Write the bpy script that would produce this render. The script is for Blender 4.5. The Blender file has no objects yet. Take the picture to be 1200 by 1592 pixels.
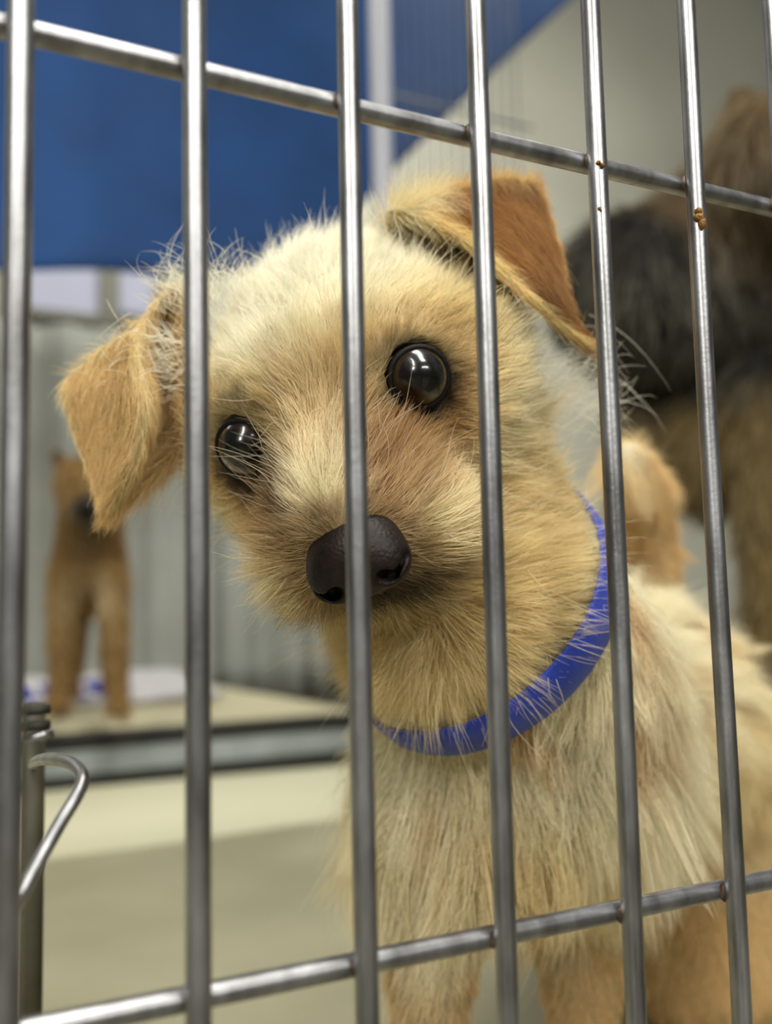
import bpy, math, random
import numpy as np
from mathutils import Matrix, Vector, kdtree

rng = np.random.default_rng(7)
random.seed(7)
scene = bpy.context.scene
C = scene.collection

# ------------------------------------------------------------------ camera
F_PX = 1558.6
YAW, PITCH, ROLL = 0.48614, 0.09868, -0.02277
CAM = np.array([-0.01987, -0.15421, -0.01658])
_cy, _sy, _cp, _sp = math.cos(YAW), math.sin(YAW), math.cos(PITCH), math.sin(PITCH)
FWD = np.array([_sy * _cp, _cy * _cp, _sp])
_r = np.array([_cy, -_sy, 0.0]); _u = np.cross(_r, FWD)
RIGHT = math.cos(ROLL) * _r + math.sin(ROLL) * _u
UP = -math.sin(ROLL) * _r + math.cos(ROLL) * _u

cam_data = bpy.data.cameras.new('camera')
cam = bpy.data.objects.new('camera', cam_data); C.objects.link(cam)
cam_data.sensor_fit = 'HORIZONTAL'; cam_data.sensor_width = 36.0
cam_data.lens = F_PX / 1200 * 36.0
cam_data.clip_start = 0.01; cam_data.clip_end = 50
m = Matrix.Identity(4)
for i in range(3):
    m[i][0], m[i][1], m[i][2], m[i][3] = RIGHT[i], UP[i], -FWD[i], CAM[i]
cam.matrix_world = m
cam_data.dof.use_dof = True
cam_data.dof.focus_distance = 0.217
cam_data.dof.aperture_fstop = cam_data.lens / 4.0       # 4.0 mm entrance pupil
cam_data.dof.aperture_blades = 0
scene.camera = cam

# ------------------------------------------------------------------ light
world = bpy.data.worlds.new('room_ambient'); scene.world = world; world.use_nodes = True
bg = world.node_tree.nodes['Background']
bg.inputs['Color'].default_value = (0.80, 0.86, 0.78, 1); bg.inputs['Strength'].default_value = 0.095
scene.cycles.max_bounces = 6; scene.cycles.transmission_bounces = 6; scene.cycles.glossy_bounces = 4; scene.cycles.diffuse_bounces = 3

def area(name, loc, target, sx, sy, watts, col=(1, 0.985, 0.90)):
    l = bpy.data.lights.new(name, 'AREA'); l.shape = 'RECTANGLE'; l.size = sx; l.size_y = sy
    l.energy = watts; l.color = col
    o = bpy.data.objects.new(name, l); C.objects.link(o)
    o.location = loc
    d = Vector(target) - Vector(loc)
    o.rotation_euler = d.to_track_quat('-Z', 'Y').to_euler()
    return o
# fluorescent ceiling fixtures of the shelter room
area('ceiling_lamp_a', (-0.62, -0.55, 1.05), (-0.3, 0.0, 0), 0.10, 0.6, 7.5)
area('ceiling_lamp_b', (0.15, -0.25, 1.15), (0.1, 0.1, 0), 0.3, 0.8, 14)
area('ceiling_lamp_c', (0.95, 1.25, 1.6), (1.1, 2.0, 0.2), 1.2, 0.12, 20)
area('ceiling_lamp_d', (-0.9, 1.2, 1.5), (-0.6, 1.9, 0.2), 0.9, 0.12, 6)
area('ceiling_lamp_e', (-1.7, -1.6, 1.25), (0, 0, 0), 0.25, 0.5, 26)
area('ceiling_lamp_f', (0.2, -2.3, 1.25), (0, 0, 0), 1.2, 0.25, 28)

scene.view_settings.view_transform = 'Standard'
scene.view_settings.look = 'None'
scene.view_settings.gamma = 1.0
scene.view_settings.use_curve_mapping = False
scene.view_settings.exposure = 0.28

# ------------------------------------------------------------------ helpers
def P(px, py, d):
    return CAM + ((px - 600) / F_PX * d) * RIGHT + ((796 - py) / F_PX * d) * UP + d * FWD
def ray(px, py):
    return ((px - 600) / F_PX) * RIGHT + ((796 - py) / F_PX) * UP + FWD
def onY(px, py, Y):
    v = ray(px, py); return CAM + v * ((Y - CAM[1]) / v[1])
def onZ(px, py, Z):
    v = ray(px, py); return CAM + v * ((Z - CAM[2]) / v[2])
def lin(r, g, b):
    f = lambda c: ((c / 255) / 12.92 if c / 255 <= 0.04045 else ((c / 255 + 0.055) / 1.055) ** 2.4)
    return np.array([f(r), f(g), f(b)])

def tag(o, label=None, cat=None, group=None, kind=None):
    if label: o['label'] = label
    if cat: o['category'] = cat
    if group: o['group'] = group
    if kind: o['kind'] = kind
    return o
def empty(name, loc=(0, 0, 0)):
    o = bpy.data.objects.new(name, None); C.objects.link(o); o.location = loc
    o.empty_display_size = 0.01
    return o
def mesh_obj(name, verts, faces, mat, parent=None, smooth=True, colors=None):
    me = bpy.data.meshes.new(name)
    verts = np.asarray(verts, dtype=np.float64); base = np.zeros(3)
    q_ = parent
    while q_ is not None:
        base = base + np.array(q_.location); q_ = q_.parent
    me.from_pydata((verts - base).tolist(), [], faces if isinstance(faces, list) else faces.tolist())
    me.update()
    if smooth:
        me.polygons.foreach_set('use_smooth', [True] * len(me.polygons))
    if colors is not None:
        a = me.color_attributes.new('fur_color', 'FLOAT_COLOR', 'POINT')
        cc = np.ones((len(verts), 4), np.float32); cc[:, :3] = colors
        a.data.foreach_set('color', cc.ravel())
    me.materials.append(mat)
    o = bpy.data.objects.new(name, me); C.objects.link(o)
    if parent is not None: o.parent = parent
    return o

def new_mat(name):
    mt = bpy.data.materials.new(name); mt.use_nodes = True
    nt = mt.node_tree; nt.nodes.clear()
    out = nt.nodes.new('ShaderNodeOutputMaterial')
    return mt, nt, out
def principled(name, col, rough=0.6, metal=0.0, noise=None, bump=None, coat=0.0, sheen=0.0, emit=None, spec=0.5):
    mt, nt, out = new_mat(name)
    b = nt.nodes.new('ShaderNodeBsdfPrincipled')
    b.inputs['Base Color'].default_value = (*col, 1); b.inputs['Roughness'].default_value = rough
    b.inputs['Metallic'].default_value = metal; b.inputs['Coat Weight'].default_value = coat
    b.inputs['Coat Roughness'].default_value = 0.02
    b.inputs['Specular IOR Level'].default_value = spec
    b.inputs['Sheen Weight'].default_value = sheen
    nt.links.new(b.outputs[0], out.inputs[0])
    tc = nt.nodes.new('ShaderNodeTexCoord')
    if noise:
        col2, scale, lo, hi = noise
        n = nt.nodes.new('ShaderNodeTexNoise'); n.inputs['Scale'].default_value = scale; n.inputs['Detail'].default_value = 6
        r = nt.nodes.new('ShaderNodeValToRGB')
        r.color_ramp.elements[0].position = lo; r.color_ramp.elements[1].position = hi
        r.color_ramp.elements[0].color = (*col, 1); r.color_ramp.elements[1].color = (*col2, 1)
        nt.links.new(tc.outputs['Object'], n.inputs['Vector']); nt.links.new(n.outputs['Fac'], r.inputs['Fac'])
        nt.links.new(r.outputs['Color'], b.inputs['Base Color'])
    if bump:
        scale, strength, dist = bump
        n = nt.nodes.new('ShaderNodeTexNoise'); n.inputs['Scale'].default_value = scale; n.inputs['Detail'].default_value = 4
        bp = nt.nodes.new('ShaderNodeBump'); bp.inputs['Strength'].default_value = strength; bp.inputs['Distance'].default_value = dist
        nt.links.new(tc.outputs['Object'], n.inputs['Vector']); nt.links.new(n.outputs['Fac'], bp.inputs['Height'])
        nt.links.new(bp.outputs[0], b.inputs['Normal'])
    if emit:
        b.inputs['Emission Color'].default_value = (*emit[0], 1); b.inputs['Emission Strength'].default_value = emit[1]
    return mt

def fur_mat(name, tint=(1, 1, 1)):
    mt, nt, out = new_mat(name)
    at = nt.nodes.new('ShaderNodeAttribute'); at.attribute_name = 'fur_color'
    mx = nt.nodes.new('ShaderNodeMix'); mx.data_type = 'RGBA'; mx.blend_type = 'MULTIPLY'; mx.inputs[0].default_value = 1
    nt.links.new(at.outputs['Color'], mx.inputs[6]); mx.inputs[7].default_value = (*tint, 1)
    d = nt.nodes.new('ShaderNodeBsdfDiffuse'); t = nt.nodes.new('ShaderNodeBsdfTranslucent'); g = nt.nodes.new('ShaderNodeBsdfHair'); g.component='Reflection'
    g.inputs['RoughnessU'].default_value=0.3; g.inputs['RoughnessV'].default_value=0.6; g.inputs['Color'].default_value=(.85,.78,.62,1)
    nt.links.new(mx.outputs[2], d.inputs['Color']); nt.links.new(mx.outputs[2], t.inputs['Color'])
    m1=nt.nodes.new('ShaderNodeMixShader'); m1.inputs[0].default_value=.35; nt.links.new(d.outputs[0],m1.inputs[1]); nt.links.new(t.outputs[0],m1.inputs[2])
    m2=nt.nodes.new('ShaderNodeMixShader'); m2.inputs[0].default_value=.07; nt.links.new(m1.outputs[0],m2.inputs[1]); nt.links.new(g.outputs[0],m2.inputs[2])
    nt.links.new(m2.outputs[0], out.inputs[0])
    return mt
def skin_mat(name, k=0.75):
    mt, nt, out = new_mat(name)
    at = nt.nodes.new('ShaderNodeAttribute'); at.attribute_name = 'fur_color'
    mx = nt.nodes.new('ShaderNodeMix'); mx.data_type = 'RGBA'; mx.blend_type = 'MULTIPLY'; mx.inputs[0].default_value = 1
    nt.links.new(at.outputs['Color'], mx.inputs[6]); mx.inputs[7].default_value = (k, k, k, 1)
    b = nt.nodes.new('ShaderNodeBsdfPrincipled'); b.inputs['Roughness'].default_value = 0.8
    b.inputs['Specular IOR Level'].default_value = 0.2
    nt.links.new(mx.outputs[2], b.inputs['Base Color']); nt.links.new(b.outputs[0], out.inputs[0])
    return mt

def catmull(pts, n, closed=False):
    pts = np.asarray(pts, float); out = []
    N = len(pts); segs = N if closed else N - 1
    for i in range(segs):
        if closed: a, b, c, d = pts[(i - 1) % N], pts[i], pts[(i + 1) % N], pts[(i + 2) % N]
        else: a, b, c, d = pts[max(i - 1, 0)], pts[i], pts[i + 1], pts[min(i + 2, N - 1)]
        for k in range(n):
            t = k / n
            out.append(0.5 * ((2 * b) + (-a + c) * t + (2 * a - 5 * b + 4 * c - d) * t * t + (-a + 3 * b - 3 * c + d) * t ** 3))
    if not closed: out.append(pts[-1])
    return np.array(out)

def tube(path, radius, seg=16, cap=True):
    path = np.asarray(path, float); n = len(path)
    rad = np.full(n, radius) if np.isscalar(radius) else np.asarray(radius)
    tang = np.gradient(path, axis=0); tang /= np.linalg.norm(tang, axis=1)[:, None]
    ref = np.array([0.31, 0.87, 0.38]); ref /= np.linalg.norm(ref)
    if abs(tang[0] @ ref) > 0.9: ref = np.array([1.0, 0, 0])
    x = np.cross(tang[0], ref); x /= np.linalg.norm(x)
    V, Fc = [], []
    for i in range(n):
        x = x - tang[i] * (x @ tang[i]); x /= np.linalg.norm(x); y = np.cross(tang[i], x)
        for k in range(seg):
            a = 2 * math.pi * k / seg
            V.append(path[i] + rad[i] * (math.cos(a) * x + math.sin(a) * y))
    for i in range(n - 1):
        for k in range(seg):
            k2 = (k + 1) % seg
            Fc.append((i * seg + k, i * seg + k2, (i + 1) * seg + k2, (i + 1) * seg + k))
    if cap:
        Fc.append(tuple(range(seg - 1, -1, -1))); Fc.append(tuple((n - 1) * seg + k for k in range(seg)))
    return V, Fc
def box(lo, hi):
    (x0, y0, z0), (x1, y1, z1) = lo, hi
    V = [(x0, y0, z0), (x1, y0, z0), (x1, y1, z0), (x0, y1, z0), (x0, y0, z1), (x1, y0, z1), (x1, y1, z1), (x0, y1, z1)]
    Fc = [(0, 3, 2, 1), (4, 5, 6, 7), (0, 1, 5, 4), (1, 2, 6, 5), (2, 3, 7, 6), (3, 0, 4, 7)]
    return V, Fc
def bevel(o, w, seg=3):
    md = o.modifiers.new('bevel', 'BEVEL'); md.width = w; md.segments = seg; md.limit_method = 'ANGLE'
    return o

# ---- signed-distance sculpting
def ell(c, r, k=0.0, Rm=None):
    return ('e', np.asarray(c, float), np.asarray(r, float), k, Rm)
def cap(a, b, ra, rb, k=0.0):
    return ('c', np.asarray(a, float), np.asarray(b, float), ra, rb, k)
def prim_d(p, Q):
    if p[0] == 'e':
        q = Q - p[1]
        if p[4] is not None: q = q @ p[4]
        r = p[2]
        k0 = np.sqrt(((q / r) ** 2).sum(-1)); k1 = np.sqrt(((q / (r * r)) ** 2).sum(-1)) + 1e-9
        return k0 * (k0 - 1) / k1
    a, b, ra, rb = p[1], p[2], p[3], p[4]
    ba = b - a; h = np.clip(((Q - a) @ ba) / (ba @ ba), 0, 1)
    return np.linalg.norm(Q - a - h[..., None] * ba, axis=-1) - (ra + (rb - ra) * h)
def smin(a, b, k):
    if k <= 0: return np.minimum(a, b)
    h = np.clip(0.5 + 0.5 * (b - a) / k, 0, 1)
    return b + (a - b) * h - k * h * (1 - h)
def sdf(prims, Q):
    d = None
    for p in prims:
        v = prim_d(p, Q); k = p[-1] if p[0] == 'c' else p[3]
        d = v if d is None else smin(d, v, k)
    return d

def surface_nets(fn, lo, hi, h):
    lo = np.asarray(lo, float); hi = np.asarray(hi, float)
    n = np.ceil((hi - lo) / h).astype(int) + 1
    xs = [lo[i] + h * np.arange(n[i]) for i in range(3)]
    S = np.empty(n, np.float32)
    for i in range(n[0]):
        Y, Z = np.meshgrid(xs[1], xs[2], indexing='ij')
        S[i] = fn(np.stack([np.full_like(Y, xs[0][i]), Y, Z], -1))
    ins = S < 0
    corner = [(i, j, k) for i in (0, 1) for j in (0, 1) for k in (0, 1)]
    def sl(A, c): return A[c[0]:n[0] - 1 + c[0], c[1]:n[1] - 1 + c[1], c[2]:n[2] - 1 + c[2]]
    cnt = sum(sl(ins, c).astype(np.int8) for c in corner)
    act = (cnt > 0) & (cnt < 8)
    idx = np.full(act.shape, -1, np.int64); idx[act] = np.arange(act.sum())
    ii = np.argwhere(act)
    acc = np.zeros((len(ii), 3)); num = np.zeros(len(ii))
    for a in corner:
        for ax in range(3):
            if a[ax]: continue
            b = list(a); b[ax] = 1
            sa = S[ii[:, 0] + a[0], ii[:, 1] + a[1], ii[:, 2] + a[2]]; sb = S[ii[:, 0] + b[0], ii[:, 1] + b[1], ii[:, 2] + b[2]]
            cr = (sa < 0) != (sb < 0)
            t = np.where(cr, sa / np.where(cr, sa - sb, 1), 0)
            pt = np.tile(np.array(a, float), (len(ii), 1)); pt[:, ax] += t
            acc[cr] += pt[cr]; num[cr] += 1
    V = lo + h * (ii + acc / num[:, None])
    faces = []
    for ax in range(3):
        u, v = (ax + 1) % 3, (ax + 2) % 3
        sA = [slice(None)] * 3; sB = [slice(None)] * 3
        sA[ax] = slice(0, -1); sB[ax] = slice(1, None)
        cr = ins[tuple(sA)] != ins[tuple(sB)]
        e = np.argwhere(cr); e = e[(e[:, u] > 0) & (e[:, v] > 0) & (e[:, u] < n[u] - 1) & (e[:, v] < n[v] - 1)]
        q = []
        for du, dv in ((-1, -1), (0, -1), (0, 0), (-1, 0)):
            c = e.copy(); c[:, u] += du; c[:, v] += dv; q.append(idx[c[:, 0], c[:, 1], c[:, 2]])
        q = np.stack(q, 1)
        fl = ~ins[e[:, 0], e[:, 1], e[:, 2]]
        q[fl] = q[fl][:, ::-1]
        faces.append(q)
    return V, np.concatenate(faces)

def tri_sample(V, quads, N, weight=None):
    T = np.concatenate([quads[:, [0, 1, 2]], quads[:, [0, 2, 3]]])
    A, B, D = V[T[:, 0]], V[T[:, 1]], V[T[:, 2]]
    nrm = np.cross(B - A, D - A); ar = np.linalg.norm(nrm, axis=1)
    w = ar if weight is None else ar * weight((A + B + D) / 3)
    cdf = np.cumsum(w); k = np.minimum(np.searchsorted(cdf, rng.random(N) * cdf[-1]), len(T) - 1)
    r1 = np.sqrt(rng.random(N)); r2 = rng.random(N)
    vn = vert_normals(V, T)
    b0, b1, b2 = 1 - r1, r1 * (1 - r2), r1 * r2
    pos = b0[:, None] * A[k] + b1[:, None] * B[k] + b2[:, None] * D[k]
    n = b0[:, None] * vn[T[k, 0]] + b1[:, None] * vn[T[k, 1]] + b2[:, None] * vn[T[k, 2]]
    return pos, unit(n)
def vert_normals(V, T):
    nr = np.cross(V[T[:, 1]] - V[T[:, 0]], V[T[:, 2]] - V[T[:, 0]])
    vn = np.zeros_like(V)
    for c in range(3): np.add.at(vn, T[:, c], nr)
    return unit(vn)
def unit(v): return v / (np.linalg.norm(v, axis=-1, keepdims=True) + 1e-12)
_nz = [(rng.normal(size=3), rng.random() * 6.28, rng.normal(size=3)) for _ in range(24)]
def vnoise(p, freq):
    out = np.zeros_like(p)
    for k, ph, a in _nz: out += np.sin((p * freq) @ k + ph)[:, None] * a
    return out / math.sqrt(24)
def snoise(p, freq): return vnoise(p, freq)[:, 0]
def smooth(a, b, x):
    t = np.clip((x - a) / (b - a), 0, 1); return t * t * (3 - 2 * t)

def make_fur(name, parent, root, nrm, flow, length, lift, color, mat, rad, K=7, clump=0.6, nclump=0.06,
             jitter=0.18, gravity=0.15, wave=0.12, keep=None, clen=None):
    """hair strands as real curves; flow = lie direction, lift = how far a strand stands off the skin"""
    N = len(root)
    t_ = unit(flow - nrm * (flow * nrm).sum(1, keepdims=True))
    lift = np.asarray(lift).reshape(-1, 1)
    d = unit(nrm * lift + t_ * (1 - lift * 0.5) + rng.normal(size=(N, 3)) * jitter)
    L = (length * np.exp(rng.normal(size=N) * 0.22)).reshape(-1, 1)
    bend = t_ * 0.45 - nrm * lift * 0.35 + np.array([0, 0, -1.0]) * gravity
    wv = vnoise(root, 260.0) * wave + rng.normal(size=(N, 3)) * wave * 0.7
    wv2 = rng.normal(size=(N, 3)) * wave * 0.6
    t = np.linspace(0, 1, K)
    pts = np.empty((N, K, 3))
    for j, tt in enumerate(t):
        pts[:, j] = root + L * (d * tt + (bend + wv) * tt ** 2 * 0.55 + wv2 * math.sin(tt * 5.0) * 0.3 * tt)
    # clumping: each strand is drawn towards a neighbouring guide strand
    G = max(8, int(N * nclump)); gi = rng.choice(N, G, replace=False)
    kd = kdtree.KDTree(G)
    for q, g in enumerate(gi): kd.insert(root[g], q)
    kd.balance()
    near = np.array([kd.find(r)[1] for r in root])
    gp = pts[gi][near]
    cl = (clump * (0.55 + 0.6 * rng.random(N))).clip(0, 0.97).reshape(-1, 1)
    far = np.linalg.norm(root - root[gi][near], axis=1, keepdims=True)
    cl = cl * np.exp(-(far / (L * 0.5 + 1e-6)) ** 2)
    for j, tt in enumerate(t):
        w = cl * tt ** 1.1
        pts[:, j] = pts[:, j] * (1 - w) + gp[:, j] * w
    cu = bpy.data.hair_curves.new(name)
    cu.add_curves([K] * N)
    base = np.array(parent.location)
    cu.attributes['position'].data.foreach_set('vector', (pts - base).astype(np.float32).ravel())
    ra = cu.attributes.new('radius', 'FLOAT', 'POINT') if 'radius' not in cu.attributes else cu.attributes['radius']
    prof = (1 - t ** 2.2 * 0.85)
    rr = (np.asarray(rad).reshape(-1, 1) * np.ones((N, 1))) * prof[None, :]
    ra.data.foreach_set('value', rr.astype(np.float32).ravel())
    ca = cu.attributes.new('fur_color', 'FLOAT_COLOR', 'CURVE')
    cc = np.ones((N, 4), np.float32); cc[:, :3] = np.clip(color, 0, 0.98)
    ca.data.foreach_set('color', cc.ravel())
    cu.materials.append(mat)
    o = bpy.data.objects.new(name, cu); C.objects.link(o); o.parent = parent
    o['kind'] = 'stuff'
    return o

def sheet(grid, thick):
    """grid (R, Cn, 3) of points -> closed thin solid"""
    R_, Cn = grid.shape[:2]
    du = np.gradient(grid, axis=1); dv = np.gradient(grid, axis=0)
    n = unit(np.cross(du, dv))
    top = (grid + n * thick / 2).reshape(-1, 3); bot = (grid - n * thick / 2).reshape(-1, 3)
    V = np.concatenate([top, bot]); off = R_ * Cn; Fc = []
    for i in range(R_ - 1):
        for j in range(Cn - 1):
            a, b, c, d = i * Cn + j, i * Cn + j + 1, (i + 1) * Cn + j + 1, (i + 1) * Cn + j
            Fc.append((a, b, c, d)); Fc.append((off + d, off + c, off + b, off + a))
    ring = [j for j in range(Cn)] + [i * Cn + Cn - 1 for i in range(1, R_)] + [(R_ - 1) * Cn + j for j in range(Cn - 2, -1, -1)] + [i * Cn for i in range(R_ - 2, 0, -1)]
    for a, b in zip(ring, ring[1:] + ring[:1]): Fc.append((a, off + a, off + b, b))
    return V, np.array(Fc)
def patch(ctrl, nu, nv):
    ctrl = np.asarray(ctrl, float)
    rows = np.array([catmull(r, nu) for r in ctrl])
    return np.array([catmull(rows[:, j], nv) for j in range(rows.shape[1])]).transpose(1, 0, 2)

# ------------------------------------------------------------------ the room
FLOOR_Z = -0.215
Y_BACK = 2.3
m_floor = principled('pale_floor', lin(86, 82, 66), 0.5, noise=(lin(66, 62, 48), 4.0, 0.35, 0.7), bump=(30, 0.1, 0.004))
m_wall = principled('plaster_wall', lin(205, 203, 188), 0.85, noise=(lin(190, 187, 172), 2.0, 0.3, 0.7), bump=(40, 0.15, 0.005))
V, Fc = box((-4, -4, FLOOR_Z - 0.05), (5, Y_BACK + 0.1, FLOOR_Z)); tag(mesh_obj('floor', V, Fc, m_floor, smooth=False), kind='structure')
V, Fc = box((-4, Y_BACK, FLOOR_Z), (5, Y_BACK + 0.1, 2.6)); tag(mesh_obj('wall_back', V, Fc, m_wall, smooth=False), kind='structure')

# window below the hanging sheet: frame, divider, two lit panes
m_frame = principled('window_frame_paint', lin(120, 118, 105), 0.6)
m_pane = principled('lit_pane', (0.3, 0.3, 0.36), 0.2, emit=((0.80, 0.82, 1.0), 0.22))
a = onY(20, 380, Y_BACK - 0.02); b = onY(250, 505, Y_BACK - 0.02)
win = empty('window_1', (a[0], Y_BACK - 0.02, b[2])); tag(win, kind='structure')
for nm, (x0, x1) in (('pane', (30, 152)), ('pane', (182, 240))):
    p, q = onY(x0, 395, Y_BACK - 0.03), onY(x1, 492, Y_BACK - 0.03)
    mesh_obj(nm, *box((p[0], Y_BACK - 0.04, q[2]), (q[0], Y_BACK - 0.03, p[2])), m_pane, win, smooth=False)
for x0, x1, y0, y1 in ((14, 30, 385, 500), (152, 182, 385, 500), (240, 256, 385, 500), (14, 256, 492, 506)):
    p, q = onY(x0, y0, Y_BACK - 0.03), onY(x1, y1, Y_BACK - 0.03)
    mesh_obj('window_bar', *box((p[0], Y_BACK - 0.06, q[2]), (q[0], Y_BACK - 0.03, p[2])), m_frame, win, smooth=False)

m_cur = principled('pale_curtain', lin(160, 162, 156), 0.9, noise=(lin(140, 142, 134), 6, 0.3, 0.7))
YC = 2.05
xa, xb = onY(-120, 700, YC)[0], onY(560, 700, YC)[0]
zt_ = onY(150, 512, YC)[2]
gx = np.linspace(xa, xb, 160); gz = np.linspace(zt_, FLOOR_Z + 0.01, 12)
gc = np.array([[(x_, YC + 0.035 * math.sin(x_ * 26) * (0.5 + 0.5 * t_) + 0.018 * math.sin(x_ * 61 + 1.3), zt_ + (FLOOR_Z + 0.01 - zt_) * t_) for x_ in gx] for t_ in np.linspace(0, 1, 12)])
V, Fc = sheet(gc, 0.003)
tag(mesh_obj('curtain', V, Fc, m_cur), 'pale grey curtain in soft vertical folds behind the brown dog', 'curtain')
# ------------------------------------------------------------------ blue hanging sheet
m_tarp = principled('blue_tarp', lin(10, 64, 122), 0.8, noise=(lin(8, 54, 106), 8.0, 0.35, 0.7), bump=(60, 0.1, 0.003), sheen=0.1)
YT = 1.25
topY = -220
bot = [(-160, 400), (0, 412), (150, 424), (320, 424), (480, 390), (620, 255), (760, 118), (900, -12), (1010, -115), (1060, -160)]
U = []
for x, y in bot:
    r_ = []
    for k in range(9):
        t = k / 8; q = onY(x, topY + (y - topY) * t, YT)
        q[1] += 0.018 * math.sin(q[0] * 16) * (0.3 + t) + 0.008 * math.sin(q[0] * 41 + 3 * t)
        r_.append(q)
    U.append(r_)
g = patch(np.array(U).transpose(1, 0, 2), 8, 3)
V, Fc = sheet(g, 0.003)
tag(mesh_obj('hanging_sheet', V, Fc, m_tarp), 'deep blue sheet hung across the upper background with a slanted lower edge', 'sheet')

# ------------------------------------------------------------------ kennel divider behind (post + thin wires)
m_post = principled('pale_galvanised', lin(152, 152, 160), 0.5, metal=0.0)
m_thin = principled('thin_wire', lin(95, 98, 100), 0.5, metal=0.5)
YP = 0.85
pb = onY(592, 150, YP)
div = empty('kennel_divider', (pb[0], YP, FLOOR_Z))
tag(div, 'pale grey post of a thin wire kennel divider in front of the blue sheet', 'kennel divider')
V, Fc = tube([(pb[0], YP, FLOOR_Z), (pb[0], YP, 0.3), (pb[0], YP, 0.95)], 0.0125, 20); mesh_obj('post', V, Fc, m_post, div)
for k in range(1, 13):
    x = pb[0] + 0.0155 * k + 0.012
    V, Fc = tube([(x, YP, 0.24), (x, YP, 0.95)], 0.0012, 6); mesh_obj('wire', V, Fc, m_thin, div)
for z in (0.24, 0.60, 0.94):
    V, Fc = tube([(pb[0], YP, z), (pb[0] + 0.22, YP, z)], 0.0018, 6); mesh_obj('rail', V, Fc, m_thin, div)

# ------------------------------------------------------------------ platform, pan rim, towel
q = onZ(300, 1206, FLOOR_Z); Y_PL = q[1]
top = onY(300, 1122, Y_PL)[2]
m_steel_dark = principled('dull_steel_edge', lin(175, 182, 180), 0.5, metal=0.2, noise=(lin(135, 140, 134), 12, 0.3, 0.7))
m_rubber = principled('black_rubber', lin(32, 32, 24), 0.7)
m_cream = principled('cream_pad', lin(188, 180, 150), 0.9, bump=(120, 0.3, 0.002))
pl = empty('raised_platform', (0, Y_PL, FLOOR_Z))
tag(pl, 'low raised kennel platform with a dull steel front edge and cream top', 'platform')
xl, xr = -1.2, onY(560, 1180, Y_PL)[0]
bevel(mesh_obj('front_edge', *box((xl, Y_PL, FLOOR_Z + 0.012), (xr, Y_PL + 0.02, top - 0.022)), m_steel_dark, pl, smooth=False), 0.004)
bevel(mesh_obj('rubber_seal', *box((xl, Y_PL - 0.008, FLOOR_Z), (xr + 0.004, Y_PL + 0.02, FLOOR_Z + 0.014)), m_rubber, pl, smooth=False), 0.003)
bevel(mesh_obj('upper_seal', *box((xl, Y_PL - 0.006, top - 0.022), (xr + 0.004, Y_PL + 0.02, top - 0.004)), m_rubber, pl, smooth=False), 0.003)
bevel(mesh_obj('deck', *box((xl, Y_PL + 0.0201, FLOOR_Z), (xr, Y_PL + 0.75, top)), m_cream, pl, smooth=False), 0.006)

m_base = principled('grey_plastic', lin(150, 145, 120), 0.55, noise=(lin(130, 125, 100), 5, 0.35, 0.65), bump=(20, 0.05, 0.003))
m_pan = principled('white_plastic', lin(182, 178, 152), 0.4, bump=(20, 0.05, 0.003))
q1 = onZ(300, 1300, FLOOR_Z); 
pan = empty('floor_liner', (0, q1[1], FLOOR_Z)); tag(pan, 'pale plastic floor liner with a raised rounded ridge before the platform', 'floor liner')
xs = np.linspace(-1.0, 0.62, 60); prof = [(q1[1] - 0.03, 0.0), (q1[1], 0.006), (q1[1] + 0.05, 0.022), (q1[1] + 0.10, 0.030), (q1[1] + 0.14, 0.026), (q1[1] + 0.17, 0.004)]
prof = catmull(prof, 5)
V = [(x, y, FLOOR_Z + 0.001 + z + 0.002 * math.sin(x * 9)) for x in xs for y, z in prof]
n_ = len(prof); Fc = [(i * n_ + j, (i + 1) * n_ + j, (i + 1) * n_ + j + 1, i * n_ + j + 1) for i in range(len(xs) - 1) for j in range(n_ - 1)]
mesh_obj('ridge', V, Fc, m_pan, pan)
V, Fc = box((-1.0, -0.05, FLOOR_Z), (0.62, q1[1] - 0.02, FLOOR_Z + 0.003)); mesh_obj('sheet_base', V, Fc, m_base, pan, smooth=False)

# towel with blue stripes under the brown dog
m_tow, nt, out = new_mat('white_towel_blue_blocks')
b_ = nt.nodes.new('ShaderNodeBsdfPrincipled'); b_.inputs['Base Color'].default_value = (*lin(190, 186, 190), 1); b_.inputs['Roughness'].default_value = 0.95
nt.links.new(b_.outputs[0], out.inputs[0])
m_blue = principled('towel_blue', lin(28, 42, 150), 0.9)
t0 = onZ(30, 1108, top); t1 = onZ(300, 1085, top)
yf = onZ(130, 1104, top)[1]
tw = empty('towel', (t0[0], yf, top)); tag(tw, 'folded white towel with blue patches under the brown dog', 'towel')
gx = np.linspace(t0[0] - 0.1, t1[0] + 0.02, 30); gy = np.linspace(yf, yf + 0.30, 16)
hz = lambda x, y: top + 0.011 + 0.003 * math.sin(x * 23 + 1) * math.cos(y * 17) + 0.020 * smooth(yf + 0.08, yf + 0.22, np.array(y))
V, Fc = sheet(np.array([[(x, y, hz(x, y)) for x in gx] for y in gy]), 0.012); cloth_o = mesh_obj('cloth', V, Fc, m_tow, tw)
for xa, xb in ((28, 76), (100, 168), (196, 240)):
    pa, pb2 = onZ(xa, 1090, top + 0.02)[0], onZ(xb, 1090, top + 0.02)[0]
    gx2 = np.linspace(pa, pb2, 10); gy2 = np.linspace(yf + 0.006, yf + 0.15, 10)
    V, Fc = sheet(np.array([[(x, y, hz(x, y) + 0.0085) for x in gx2] for y in gy2]), 0.002); mesh_obj('blue_patch', V, Fc, m_blue, cloth_o)

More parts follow.
